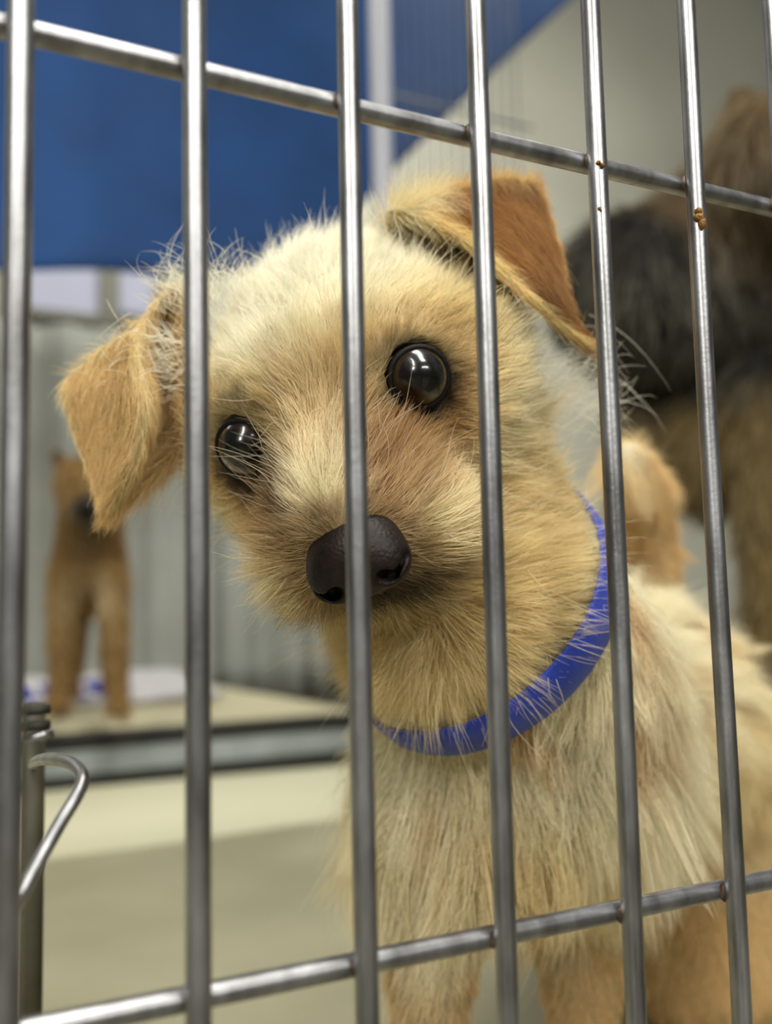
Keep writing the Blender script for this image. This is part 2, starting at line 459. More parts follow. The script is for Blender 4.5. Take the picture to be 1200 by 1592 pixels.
# ------------------------------------------------------------------ cage front
m_wire, nt, out = new_mat('galvanised_wire')
b_ = nt.nodes.new('ShaderNodeBsdfPrincipled'); b_.inputs['Metallic'].default_value = 1.0
tc = nt.nodes.new('ShaderNodeTexCoord'); n1 = nt.nodes.new('ShaderNodeTexNoise'); n1.inputs['Scale'].default_value = 220; n1.inputs['Detail'].default_value = 6
mp = nt.nodes.new('ShaderNodeMapping'); mp.inputs['Scale'].default_value = (1, 1, 0.25)
nt.links.new(tc.outputs['Object'], mp.inputs[0]); nt.links.new(mp.outputs[0], n1.inputs['Vector'])
cr = nt.nodes.new('ShaderNodeValToRGB'); cr.color_ramp.elements[0].position = 0.3; cr.color_ramp.elements[1].position = 0.7
cr.color_ramp.elements[0].color = (*lin(126, 124, 125), 1); cr.color_ramp.elements[1].color = (*lin(176, 176, 180), 1)
nt.links.new(n1.outputs['Fac'], cr.inputs['Fac']); nt.links.new(cr.outputs['Color'], b_.inputs['Base Color'])
mr = nt.nodes.new('ShaderNodeMapRange'); mr.inputs[3].default_value = 0.30; mr.inputs[4].default_value = 0.46
nt.links.new(n1.outputs['Fac'], mr.inputs[0]); nt.links.new(mr.outputs[0], b_.inputs['Roughness'])
n2 = nt.nodes.new('ShaderNodeTexNoise'); n2.inputs['Scale'].default_value = 900
bp = nt.nodes.new('ShaderNodeBump'); bp.inputs['Strength'].default_value = 0.12; bp.inputs['Distance'].default_value = 0.0003
nt.links.new(tc.outputs['Object'], n2.inputs['Vector']); nt.links.new(n2.outputs['Fac'], bp.inputs['Height']); nt.links.new(bp.outputs[0], b_.inputs['Normal'])
nt.links.new(b_.outputs[0], out.inputs[0])

S_ = 0.028; WR = 0.00202
Z_T, Z_B = 0.07548, -0.07548
panel = empty('cage_door_panel', (0, 0, FLOOR_Z)); tag(panel, 'galvanised wire cage front with vertical bars in front of the dog', 'cage panel')
bar_dx = {0: 0.0001, 1: -0.00037, 2: 0.0, 3: -0.0002, 4: 0.0008, 5: -0.0001, 6: -0.0007}
bar_x = {}; wire_o = {}
for i in range(-2, 9):
    x = i * S_ + bar_dx.get(i, 0); bar_x[i] = x
    zs = np.linspace(FLOOR_Z + 0.01, 0.33, 34)
    path = [(x + 0.00012 * math.sin(z * 31 + i * 2), 0.00012 * math.cos(z * 27 + i), z) for z in zs]
    V, Fc = tube(path, WR, 24); wire_o[i] = mesh_obj('vertical_wire', V, Fc, m_wire, panel)
for z in (Z_T, Z_B, Z_B - 0.135, Z_T + 0.15, Z_T + 0.25):
    path = [(x, 2 * WR * 0.93, z) for x in np.linspace(-0.075, 0.245, 30)]
    V, Fc = tube(path, WR * 0.98, 24); mesh_obj('horizontal_wire', V, Fc, m_wire, panel)
# weld beads where wires cross
def blob(c, r, nz_, seed, sub=2):
    import bmesh
    bm = bmesh.new(); bmesh.ops.create_icosphere(bm, subdivisions=sub, radius=1.0)
    rr = np.random.default_rng(seed); ks = rr.normal(size=(5, 3)) * 2
    V = []
    for v in bm.verts:
        p = np.array(v.co); s = 1 + nz_ * sum(math.sin(p @ k + q) for q, k in enumerate(ks)) / 5
        V.append(np.asarray(c) + p * s * np.asarray(r))
    Fc = [tuple(v.index for v in f.verts) for f in bm.faces]; bm.free()
    return V, Fc
m_weld = principled('weld_dark', lin(95, 82, 70), 0.5, metal=0.6, noise=(lin(60, 42, 30), 600, 0.4, 0.6))
for i in range(0, 7):
    for z in (Z_T, Z_B):
        V, Fc = blob((bar_x[i], WR * 0.95, z), (0.00225, 0.0012, 0.0021), 0.2, i * 2 + (z > 0)); mesh_obj('weld', V, Fc, m_weld, wire_o[i])

# crumbs of dried food stuck on the bars
m_crumb = principled('dried_food', lin(150, 105, 30), 0.45, noise=(lin(95, 60, 15), 900, 0.3, 0.7), bump=(1500, 0.6, 0.0006))
def crumb(i, py, dxr, parts, label):
    x = bar_x[i]
    pz = onY(600 + 0 * py, py, 0)  # height from the bar's own column
    lo_, hi_ = -0.2, 0.3
    for _ in range(40):
        mid = (lo_ + hi_) / 2
        v = np.array([x, 0, mid]) - CAM; yy = 796 - F_PX * (v @ UP) / (v @ FWD)
        if yy > py: lo_ = mid
        else: hi_ = mid
    z = lo_
    vd = CAM - np.array([x, 0, z]); vd[2] = 0; vd /= np.linalg.norm(vd); sd = np.array([-vd[1], vd[0], 0])
    o0 = np.array([x, 0, z])
    ang = dxr
    base = o0 + WR * (math.cos(ang) * vd + math.sin(ang) * sd)
    e = empty('food_crumb', tuple(base))
    tag(e, label, 'crumb')
    for k, (dz, da, r) in enumerate(parts):
        V, Fc = blob(o0 + (WR + r[1] * 0.25) * (math.cos(ang + da) * vd + math.sin(ang + da) * sd) + np.array([0, 0, dz]), (r[0], r[0], r[2]), 0.35, 50 + k + i)
        mesh_obj('lump', V, Fc, m_crumb, e)
crumb(5, 343, 0.15, [(0.0012, 0, (0.0010, 0.001, 0.0009)), (-0.0003, 0.0, (0.0011, 0.001, 0.0010)), (-0.0017, 0.25, (0.0009, 0.001, 0.0012)), (0.0, -0.3, (0.0006, 0.0006, 0.0006))], 'golden brown dried food crumb stuck on the second bar from the right edge')
crumb(4, 262, 0.2, [(0.0003, -0.15, (0.0006, 0.0006, 0.0005)), (-0.0003, 0.2, (0.0007, 0.0007, 0.0005))], 'small golden food crumb on the bar beside the dog ear, just below crossbar')
crumb(4, 330, -0.05, [(0, 0, (0.0004, 0.0004, 0.0004)), (-0.0004, 0.1, (0.0003, 0.0003, 0.0003))], 'tiny tan food speck lower on the same bar beside the dog ear')

# latch: dark post behind the first bar with a bent wire hook
m_dark_metal = principled('dark_latch_metal', lin(70, 66, 48), 0.6, metal=0.2, noise=(lin(48, 44, 30), 90, 0.3, 0.7))
lp = P(50, 1300, 0.29)
latch = empty('door_latch', (lp[0], lp[1], FLOOR_Z)); tag(latch, 'dark metal latch post with a bent wire hook behind the leftmost bar', 'latch')
V, Fc = tube([(lp[0], lp[1], FLOOR_Z + 0.012), (lp[0], lp[1], -0.1), (lp[0], lp[1], P(50, 1095, 0.29)[2])], 0.0034, 16); mesh_obj('post', V, Fc, m_dark_metal, latch)
hk = [P(14, 1440, 0.160), P(30, 1398, 0.166), P(60, 1340, 0.171), P(92, 1282, 0.176), P(120, 1235, 0.180), P(128, 1208, 0.183), P(116, 1190, 0.187), P(95, 1182, 0.192), P(72, 1180, 0.203), P(56, 1184, 0.235), P(50, 1190, 0.288)]
V, Fc = tube(catmull(hk, 8), 0.00125, 16); mesh_obj('hook', V, Fc, m_wire, latch)
for yy in (1104, 1128):
    V, Fc = tube([P(30, yy + 2, 0.284), P(60, yy, 0.282), P(76, yy - 2, 0.284)], 0.0014, 12); mesh_obj('clip', V, Fc, m_rubber, latch)
V, Fc = tube([P(38, 1150, 0.282), P(62, 1145, 0.282), P(82, 1138, 0.284)], 0.0014, 12); mesh_obj('clip_end', V, Fc, m_wire, latch)

# ------------------------------------------------------------------ the white and tan dog
#HEAD
D_EYE = 0.236
roll, yaw, pitch = math.radians(20.5), math.radians(-13), math.radians(22)
Rz = np.array([[math.cos(roll), -math.sin(roll), 0], [math.sin(roll), math.cos(roll), 0], [0, 0, 1]])
Ry = np.array([[math.cos(yaw), 0, math.sin(yaw)], [0, 1, 0], [-math.sin(yaw), 0, math.cos(yaw)]])
Rx = np.array([[1, 0, 0], [0, math.cos(pitch), -math.sin(pitch)], [0, math.sin(pitch), math.cos(pitch)]])
CB = np.stack([RIGHT, UP, -FWD], 1)             # camera axes -> world
HR = CB @ Rz @ Ry @ Rx                          # head axes -> world  (x viewer right, y up, z out of the face)
H0 = P(512, 647, D_EYE)
def HW(*p): return H0 + HR @ (np.array(p, float) * 0.001)      # head mm -> world
def to_head(Q): return ((Q - H0) @ HR) * 1000.0
def project(w):
    v = np.asarray(w) - CAM; return 600 + F_PX * (v @ RIGHT) / (v @ FWD), 796 - F_PX * (v @ UP) / (v @ FWD), v @ FWD
EYE = np.array([22.0, 0.0, -3.0]); EYE_R = 7.6
for nm, p in (('eyeL', (-22, 0, 0)), ('eyeR', (22, 0, 0)), ('nose', (0, -17, 40)), ('crown', (0, 43, -36)), ('skull', (0, 8, -38)), ('earbL', (-36, 20, -34)), ('earbR', (36, 20, -34)), ('jaw', (0, -32, 10))):
    print('LM', nm, [round(float(v), 3) for v in project(HW(*p))])

mm = 0.001
def E(c, r, k, rot=None): return ell(HW(*c), np.array(r) * mm, k * mm, HR if rot is None else HR @ rot)
def Cp(a, b, ra, rb, k): return cap(HW(*a), HW(*b), ra * mm, rb * mm, k * mm)
ringC = P(742, 948, 0.281)
ringN = unit(CB @ np.array([-0.69 * 0.84, 0.724 * 0.84, 0.54]))
head_prims = [
    E((0, -4, -36), (39, 28, 38), 0),
    E((0, 5, -11), (26, 13, 14), 14),
    E((25, -15, -26), (15, 18, 22), 14), E((-25, -15, -26), (15, 18, 22), 14),
    Cp((0, -14, -10), (0, -20, 26), 20, 13, 10),
    Cp((0, -2, -6), (0, -11, 28), 9, 8.0, 8),
    E((10, -24, 19), (11, 10, 13), 6), E((-10, -24, 19), (11, 10, 13), 6),
    Cp((4, -27, -24), (1.5, -34, 13), 13, 8.5, 9),
    E((0, -8, -58), (31, 27, 22), 14),
]
def W3(*a): return P(*a)
body_prims = [
    cap(HW(0, -6, -48), ringC, 0.031, 0.0315, 0.018),
    cap(ringC, ringC - ringN * 0.03, 0.0315, 0.036, 0.02),
    ell(P(775, 1200, 0.312), (0.034, 0.034, 0.036), 0.025),
    cap(P(815, 1170, 0.33), P(955, 1125, 0.43), 0.041, 0.047, 0.03),
    cap(P(955, 1125, 0.43), P(1000, 1150, 0.50), 0.047, 0.046, 0.03),
    # front legs
    cap(P(690, 1300, 0.300), P(668, 1480, 0.300), 0.019, 0.0125, 0.02),
    cap(P(668, 1480, 0.300), P(665, 1800, 0.302), 0.0115, 0.0095, 0.01),
    cap(P(900, 1330, 0.335), P(905, 1500, 0.338), 0.022, 0.0125, 0.02),
    cap(P(905, 1500, 0.338), P(905, 1760, 0.342), 0.0115, 0.0095, 0.01),
    # hind legs
    cap(P(1065, 1200, 0.47), P(1092, 1500, 0.455), 0.042, 0.031, 0.025),
    cap(P(1092, 1500, 0.455), P(1130, 1560, 0.475), 0.026, 0.014, 0.015),
    cap(P(1130, 1560, 0.475), P(1120, 1600, 0.48), 0.014, 0.011, 0.01),
    cap(P(930, 1250, 0.52), P(935, 1390, 0.50), 0.035, 0.022, 0.02),
    cap(P(935, 1390, 0.50), P(965, 1490, 0.53), 0.018, 0.011, 0.01),
    cap(P(965, 1490, 0.53), P(960, 1570, 0.52), 0.011, 0.010, 0.008),
    # tail curled up over the back
    cap(P(1010, 1000, 0.49), P(1012, 870, 0.49), 0.013, 0.011, 0.015),
    cap(P(1012, 870, 0.49), P(998, 770, 0.475), 0.011, 0.011, 0.006),
    cap(P(998, 770, 0.475), P(975, 720, 0.45), 0.011, 0.010, 0.006),
]
def foot(w, r=0.0135):
    c = np.array([w[0], w[1], FLOOR_Z + r * 0.8]) - np.array([_sy, _cy, 0]) * 0.008
    return c
for a in ((665, 1800, 0.302), (905, 1760, 0.342), (1120, 1600, 0.48), (960, 1570, 0.52)):
    w = P(*a); f_ = foot(w)
    body_prims.append(cap(w, f_ + np.array([_sy, _cy, 0]) * 0.008, 0.0095, 0.011, 0.006))
    body_prims.append(ell(f_, (0.0135, 0.0155, 0.0105), 0.006))
eyes_w = [HW(-EYE[0], EYE[1], EYE[2]), HW(*EYE)]
def main_sdf(Q):
    d = sdf(head_prims, Q)
    d = smin(d, sdf(body_prims, Q), 0.014)
    for e in eyes_w:
        s = np.linalg.norm(Q - e, axis=-1) - 0.0083
        d = -smin(-d, s, 0.002)
    return d
allp = []
for p in head_prims + body_prims:
    if p[0] == 'e': allp += [p[1] - max(p[2]), p[1] + max(p[2])]
    else: allp += [p[1] - p[3], p[1] + p[3], p[2] - p[4], p[2] + p[4]]
allp = np.array(allp); lo, hi = allp.min(0) - 0.012, allp.max(0) + 0.012
BV, BF = surface_nets(main_sdf, lo, hi, 0.0021)

# ears: folded flaps with real depth, thickness 1.6 mm
earR_ctrl = [  # base row -> fold -> tip; columns inner -> outer
    [P(610, 372, 0.272), P(680, 410, 0.272), P(740, 452, 0.276), P(790, 470, 0.285)],
    [P(600, 345, 0.266), P(680, 355, 0.272), P(765, 375, 0.280), P(838, 380, 0.291)],
    [P(606, 330, 0.264), P(688, 301, 0.268), P(770, 284, 0.273), P(838, 290, 0.283)],
    [P(650, 338, 0.258), P(722, 318, 0.262), P(790, 312, 0.268), P(848, 322, 0.280)],
    [P(712, 372, 0.252), P(772, 368, 0.257), P(825, 372, 0.264), P(868, 392, 0.276)],
    [P(800, 446, 0.250), P(835, 444, 0.254), P(862, 452, 0.260), P(882, 474, 0.270)],
    [P(872, 508, 0.253), P(886, 508, 0.256), P(894, 512, 0.259), P(898, 520, 0.263)],
    [P(914, 536, 0.256), P(917, 538, 0.257), P(919, 540, 0.258), P(921, 542, 0.259)],
]
earL_ctrl = [  # rows top -> tip ; columns head -> outer
    [P(300, 440, 0.268), P(262, 448, 0.268), P(218, 500, 0.262), P(165, 540, 0.270), P(108, 588, 0.284)],
    [P(300, 520, 0.266), P(250, 530, 0.280), P(214, 560, 0.254), P(160, 600, 0.266), P(100, 612, 0.282)],
    [P(300, 610, 0.265), P(250, 630, 0.283), P(226, 632, 0.249), P(170, 670, 0.262), P(118, 670, 0.278)],
    [P(290, 680, 0.266), P(234, 700, 0.276), P(208, 718, 0.249), P(172, 735, 0.260), P(142, 735, 0.270)],
    [P(205, 778, 0.262), P(192, 780, 0.262), P(176, 784, 0.256), P(166, 786, 0.259), P(157, 784, 0.263)],
    [P(170, 801, 0.260), P(168, 802, 0.260), P(165, 803, 0.2595), P(163, 802, 0.260), P(161, 801, 0.2605)],
]
gR = patch(earR_ctrl, 10, 6); gL = patch(earL_ctrl, 8, 9)
ERV, ERF = sheet(gR, 0.0016); ELV, ELF = sheet(gL, 0.0016)

# colouring (a function of where on the coat a hair grows)
CREAM = lin(252, 239, 205); TAN = lin(242, 217, 160); BROWN = lin(160, 120, 66); DARK = lin(50, 36, 24); GOLD = lin(205, 150, 80)
WHITE = lin(254, 248, 230)
def mix(a, b, t): return a * (1 - t[:, None]) + b * t[:, None]
def head_color(Q):
    h = to_head(Q); x, y, z = h.T
    c = np.tile(CREAM, (len(h), 1))
    n = snoise(Q, 90) * 0.5
    # tan muzzle flanks, bridge stays pale
    c = mix(c, TAN, 0.45 * smooth(-2, -14, y) * smooth(-30, 5, z))
    c = mix(c, TAN, 0.75 * smooth(-22, -34, y) * smooth(-62, -36, z))
    # tan and brown brow markings and stop between the eyes
    for s in (-1, 1):
        e = np.array([s * EYE[0], EYE[1], EYE[2]])
        dist = np.sqrt((((h - e) * np.array([1.0, 1.05, 0.7])) ** 2).sum(1))
        c = mix(c, TAN, 0.9 * smooth(24, 12, dist + n * 3))
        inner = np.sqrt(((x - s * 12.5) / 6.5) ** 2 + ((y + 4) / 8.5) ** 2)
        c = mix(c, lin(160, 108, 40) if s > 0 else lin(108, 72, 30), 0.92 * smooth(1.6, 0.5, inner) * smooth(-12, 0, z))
        under = np.sqrt(((x - s * 20) / 9) ** 2 + ((y + 13) / 5.5) ** 2)
        c = mix(c, lin(176, 126, 54), 0.7 * smooth(1.5, 0.4, under + n * 0.4) * smooth(-20, -6, z))
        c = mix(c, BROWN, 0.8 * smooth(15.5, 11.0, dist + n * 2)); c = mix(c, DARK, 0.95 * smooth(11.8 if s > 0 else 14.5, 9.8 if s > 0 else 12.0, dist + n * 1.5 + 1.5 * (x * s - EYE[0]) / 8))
    c = mix(c, BROWN, 0.55 * smooth(12, 3, np.abs(x) + n * 2) * smooth(18, 9, y) * smooth(-5, 3, y)); c = mix(c, TAN, 0.5 * smooth(26, 8, y + n * 5) * smooth(-6, 2, y))
    # dark hair hugging the nose and mouth
    nd = np.sqrt(((x) / 1.15) ** 2 + (y + 21) ** 2 + (z - 36) ** 2)
    c = mix(c, lin(146, 106, 46), 0.7 * smooth(13.8, 11.5, nd + n * 2))
    ml = smooth(5, 1.5, np.abs(y + 32)) * smooth(10, 20, z)
    c = mix(c, lin(120, 90, 60), 0.6 * ml)
    c = mix(c, TAN, 0.35 * smooth(0.2, 0.9, n))
    c = mix(c, WHITE, 0.85 * smooth(10, 26, y + n * 4))
    ud = np.sqrt((x - 1.5) ** 2 + (y + 34) ** 2 + (z - 30) ** 2); c = mix(c, lin(58, 42, 30), 0.85 * smooth(10.5, 6.0, ud + n * 2))
    return c
def body_color(Q):
    n = snoise(Q, 28); n2 = snoise(Q, 75)
    c = np.tile(lin(250, 238, 208), (len(Q), 1))
    c = mix(c, TAN, 0.75 * smooth(-0.2, 1.1, n + 0.6 * n2)); c = mix(c, lin(206, 164, 104), 0.7 * smooth(0.35, 1.1, snoise(Q * np.array([1, 1, 0.35]), 190)))
    pr = (Q - CAM); d = pr @ FWD
    c = mix(c, lin(226, 188, 124), 0.8 * smooth(-0.10, -0.15, Q[:, 2]))
    return c
def is_head(Q):
    h = to_head(Q); return smooth(0.012, -0.006, (Q - ringC) @ (-ringN) + 0.010) * (np.linalg.norm(h - np.array([0, 0, -20]), axis=1) < 120)
def coat_color(Q):
    t = is_head(Q); return mix(body_color(Q), head_color(Q), t)
def ear_uv(Q, g_):
    kd = kdtree.KDTree(g_.shape[0] * g_.shape[1])
    for q_, p_ in enumerate(g_.reshape(-1, 3)): kd.insert(p_, q_)
    kd.balance(); ix = np.array([kd.find(p_)[1] for p_ in Q]); return ix // g_.shape[1] / (g_.shape[0] - 1), ix % g_.shape[1] / (g_.shape[1] - 1), ix
def ear_color(Q, g_, right):
    v, u, _ = ear_uv(Q, g_); n = snoise(Q, 120)
    if right:
        c = np.tile(lin(172, 120, 60), (len(Q), 1)); c = mix(c, lin(112, 70, 30), 0.6 * smooth(-0.2, 1.2, n))
        c = mix(c, lin(252, 222, 160), smooth(0.2, 0.1, u)); c = mix(c, lin(246, 214, 152), 0.9 * smooth(0.40, 0.27, v) * smooth(0.1, 0.2, v)); c = mix(c, lin(232, 186, 116), smooth(0.9, 0.98, u)); c = mix(c, lin(252, 234, 194), smooth(0.42, 0.15, u + n * 0.08) * smooth(0.5, 0.36, v))
    else:
        c = np.tile(lin(228, 194, 134), (len(Q), 1)); c = mix(c, lin(190, 150, 92), 0.6 * smooth(-0.2, 1.2, n))
        c = mix(c, lin(205, 165, 105), 0.8 * smooth(0.1, 0.2, u) * smooth(0.42, 0.34, u)); c = mix(c, lin(252, 226, 170), 0.9 * smooth(0.06, 0.0, np.abs(u - 0.5))); c = mix(c, lin(250, 222, 166), smooth(0.92, 1.0, u)); c = mix(c, lin(250, 222, 166), 0.8 * smooth(0.1, 0.0, v))
    return c
dog = empty('dog', (float(P(800, 1230, 0.33)[0]), float(P(800, 1230, 0.33)[1]), FLOOR_Z))
tag(dog, 'scruffy cream and tan small dog with folded ears and blue collar peering out', 'dog')
AV = np.concatenate([BV, ERV, ELV]); nB, nR = len(BV), len(ERV)
AF = BF.tolist() + (ERF + nB).tolist() + (ELF + nB + nR).tolist()
cols = np.concatenate([coat_color(BV), ear_color(ERV, gR, True), ear_color(ELV, gL, False)])
m_skin = skin_mat('dog_skin', 0.5)
mesh_obj('body', AV, AF, m_skin, dog, colors=cols)

# eyes
m_eye, nt, out = new_mat('dog_eye')
b_ = nt.nodes.new('ShaderNodeBsdfPrincipled'); b_.inputs['Roughness'].default_value = 0.25; b_.inputs['Coat Weight'].default_value = 1; b_.inputs['Coat Roughness'].default_value = 0.015
b_.inputs['Coat IOR'].default_value = 1.4; b_.inputs['Specular IOR Level'].default_value = 0.3
at = nt.nodes.new('ShaderNodeAttribute'); at.attribute_name = 'fur_color'; nt.links.new(at.outputs['Color'], b_.inputs['Base Color']); nt.links.new(b_.outputs[0], out.inputs[0])
m_lid = principled('eyelid_skin', lin(14, 10, 8), 0.6, spec=0.2, bump=(900, 0.3, 0.0004))
def uvsphere(nu, nv):
    V, Fc = [], []
    for j in range(nv + 1):
        th = math.pi * j / nv
        for i in range(nu):
            ph = 2 * math.pi * i / nu; V.append((math.sin(th) * math.cos(ph), math.sin(th) * math.sin(ph), math.cos(th)))
    for j in range(nv):
        for i in range(nu):
            i2 = (i + 1) % nu; Fc.append((j * nu + i, (j + 1) * nu + i, (j + 1) * nu + i2, j * nu + i2))
    return np.array(V), Fc
SV, SF = uvsphere(48, 40)
for s in (-1, 1):
    ctr = np.array([s * EYE[0], EYE[1], EYE[2]])
    look = unit(np.array([s * 0.30 + 0.10, 0.16, 0.92]))          # optical axis of the eye
    ax = unit(np.cross([0, 1, 0], look)); ay = np.cross(look, ax)
    Bm = np.stack([ax, ay, look], 1)
    k = SV.copy(); bul = 1 + 0.05 * smooth(0.75, 1.0, k[:, 2]); vv = (k * bul[:, None]) * EYE_R
    ang = np.degrees(np.arccos(np.clip(k[:, 2], -1, 1)))
    cc = np.tile(lin(8, 7, 7), (len(k), 1))
    cc = mix(cc, lin(44, 27, 12), smooth(46, 50, ang) * smooth(56, 51, ang)); cc = mix(cc, lin(10, 7, 6), smooth(54, 58, ang))
    pts = np.array([HW(*(ctr + Bm @ p)) for p in vv])
    eye = mesh_obj('eye', pts, SF, m_eye, dog, colors=cc); eye['label'] = 'glossy dark brown eye'
    # lid rim: lens-shaped ring around the opening
    ringp = []
    for q in range(40):
        a = 2 * math.pi * q / 40
        ex = math.cos(a) * 1.0; ey = math.sin(a) * 0.97
        rad_ = math.radians(66)
        dirv = unit(np.array([math.sin(rad_) * ex * 1.03, math.sin(rad_) * ey, math.cos(rad_)]))
        ringp.append(HW(*(ctr + Bm @ (dirv * (EYE_R - 0.05)))))
    rp = np.array(ringp + ringp[:1])
    V, Fc = tube(rp, 0.0008, 12, cap=False)
    lid = mesh_obj('eyelid', V, Fc, m_lid, eye)

# nose
nose_c = np.array([1.5, -20.5, 37.0])
def nose_sdf(Q):
    h = (to_head(Q) - nose_c) / 1.1
    d = prim_d(ell((0, 0, 0), (9.6, 7.4, 6.6)), h)
    d = smin(d, prim_d(ell((0, 2.2, -2), (8.6, 5.5, 5.5)), h), 3)
    d = smin(d, prim_d(ell((5.2, -1.6, 1.6), (5.0, 5.0, 4.6)), h), 2.2)
    d = smin(d, prim_d(ell((-5.2, -1.6, 1.6), (5.0, 5.0, 4.6)), h), 2.2)
    d = smin(d, prim_d(cap((0, -4, 0.0), (0, -10.0, -5.0), 3.0, 1.2), h), 3)
    for s in (-1, 1):
        n_ = prim_d(cap((s * 4.4, -2.6, 7.2), (s * 6.6, -3.4, 3.0), 1.7, 1.5), h)
        n_ = np.minimum(n_, prim_d(cap((s * 6.4, -3.2, 5.4), (s * 9.8, -1.4, 3.0), 1.0, 0.7), h))
        d = -smin(-d, n_, 0.8)
    ph = prim_d(cap((0, 0.0, 7.9), (0, -12, 2.6), 0.55, 0.5), h)
    d = -smin(-d, ph, 0.8)
    return d * 0.0011
nc = HW(*nose_c)
NV, NF = surface_nets(nose_sdf, nc - 0.020, nc + 0.020, 0.00042)
m_nose = principled('nose_leather', lin(34, 22, 19), 0.5, noise=(lin(21, 14, 12), 500, 0.35, 0.65), coat=0.0, spec=0.28)
nt = m_nose.node_tree
vo = nt.nodes.new('ShaderNodeTexVoronoi'); vo.inputs['Scale'].default_value = 1300
bp = nt.nodes.new('ShaderNodeBump'); bp.inputs['Strength'].default_value = 0.4; bp.inputs['Distance'].default_value = 0.00025; bp.invert = True
tcn = nt.nodes.new('ShaderNodeTexCoord'); nt.links.new(tcn.outputs['Object'], vo.inputs['Vector'])
nt.links.new(vo.outputs['Distance'], bp.inputs['Height'])
pb_ = [n for n in nt.nodes if n.type == 'BSDF_PRINCIPLED'][0]; nt.links.new(bp.outputs[0], pb_.inputs['Normal'])
nose = mesh_obj('nose', NV, NF, m_nose, dog); nose['label'] = 'dark brown leathery nose'

# collar
m_collar = principled('blue_nylon', lin(10, 52, 165), 0.65, noise=(lin(8, 42, 145), 300, 0.3, 0.7), bump=(2500, 0.4, 0.0004), sheen=0.2)
cx_ = unit(np.cross(ringN, FWD)); cy_ = np.cross(ringN, cx_)
RC = 0.0368; CW = 0.0120
NS = 96
def ring_radius(h_):
    out_ = []
    for i in range(NS):
        a = 2 * math.pi * i / NS; rd = math.cos(a) * cx_ + math.sin(a) * cy_
        rr_ = np.linspace(0.015, 0.07, 220); dd_ = main_sdf(ringC + ringN * h_ + rr_[:, None] * rd)
        ins_ = np.where(dd_ > 0)[0]; out_.append(rr_[ins_[0]] if len(ins_) else 0.05)
    return np.array(out_)
rads = np.maximum(ring_radius(-CW / 2), ring_radius(CW / 2))
for _ in range(10): rads = np.maximum(rads, (np.roll(rads, 1) + np.roll(rads, -1)) / 2)
print('COLLAR r', np.round(rads[::8] * 1000, 1), [tuple(int(q) for q in project(ringC + (math.cos(2 * math.pi * i / NS) * cx_ + math.sin(2 * math.pi * i / NS) * cy_) * rads[i])[:2]) for i in range(0, NS, 8)])
V, Fc = [], []
prof = [(-CW / 2, 0), (-CW / 2 + 0.0006, 0.0008), (CW / 2 - 0.0006, 0.0008), (CW / 2, 0), (CW / 2 - 0.0006, -0.0008), (-CW / 2 + 0.0006, -0.0008)]
NS = 96
for i in range(NS):
    a = 2 * math.pi * i / NS; rad_d = math.cos(a) * cx_ + math.sin(a) * cy_
    for h_, r_ in prof: V.append(ringC + rad_d * (rads[i] + 0.0042 + r_) + ringN * h_)
for i in range(NS):
    for k in range(6):
        Fc.append((i * 6 + k, ((i + 1) % NS) * 6 + k, ((i + 1) % NS) * 6 + (k + 1) % 6, i * 6 + (k + 1) % 6))
col_o = mesh_obj('collar', V, Fc, m_collar, dog); col_o['label'] = 'blue nylon collar'

# ---- fur
def collar_clear(Q, L):
    h_ = (Q - ringC) @ ringN - CW / 2
    r_ = np.linalg.norm(Q - ringC - ((Q - ringC) @ ringN)[:, None] * ringN, axis=1)
    lim = np.where((h_ > -0.002) & (h_ < 0.03) & (r_ < 0.055), np.maximum(h_ * 0.75, 0) + 0.0022, 1.0)
    side = to_head(Q)[:, 0]; wisp = (rng.random(len(Q)) < 0.10 * smooth(0, 25, side))
    return np.where(wisp, L, np.minimum(L, lim))
m_fur = fur_mat('dog_fur')
def on_collar(Q, up=0.0068, dn=0.0085):
    h = (Q - ringC) @ ringN; r_ = np.linalg.norm(Q - ringC - h[:, None] * ringN, axis=1)
    return (h < up) & (h > -dn) & (r_ < 0.06)
def head_keep(Q):
    h = to_head(Q); ok = np.ones(len(Q), bool)
    for s in (-1, 1):
        ctr = np.array([s * EYE[0], EYE[1], EYE[2]])
        ok &= np.linalg.norm(h - ctr, axis=1) > 8.4
    dn = h - nose_c
    nose_d = nose_sdf(Q); ok &= nose_d > -0.0002
    return ok & ~on_collar(Q)
HEADN, BODYN = 150000, 130000
def w_head(c): return (is_head(c) > 0.5).astype(float)
def w_body(c): return (is_head(c) <= 0.5).astype(float) * np.where(c[:, 2] < FLOOR_Z + 0.02, 0.3, 1.0)
# head
R_, N_ = tri_sample(BV, BF, HEADN, w_head)
k = head_keep(R_); R_, N_ = R_[k], N_[k]
h = to_head(R_); x, y, z = h.T
src = np.array([0, -18, 46.0])
fl = unit(h - src)
fl = unit(fl + np.stack([0.5 * np.sign(x) * smooth(4, 20, np.abs(x)), 0.5 * smooth(0, 20, y), -0.4 * np.ones_like(x)], 1))
for s in (-1, 1):   # hair parts around the eyes
    ctr = np.array([s * EYE[0], EYE[1], EYE[2]]); dv = h - ctr; dd = np.linalg.norm(dv, axis=1)
    fl = unit(fl + unit(dv) * (1.1 * smooth(18, 9, dd))[:, None])
fl = unit(fl + vnoise(R_, 130) * 0.22)
flow = fl @ HR.T
ln = 0.0085 * np.ones(len(h))
nd = np.linalg.norm(h - nose_c, axis=1)
ln = ln + (0.0035 - ln) * smooth(20, 11, nd)
muz = smooth(10, 18, nd) * smooth(-4, 10, z)
ln = ln + 0.004 * muz * smooth(-4, -16, y) 
ln = ln + 0.006 * smooth(18, 36, y) + 0.007 * smooth(-10, -34, z) * smooth(10, -16, y)
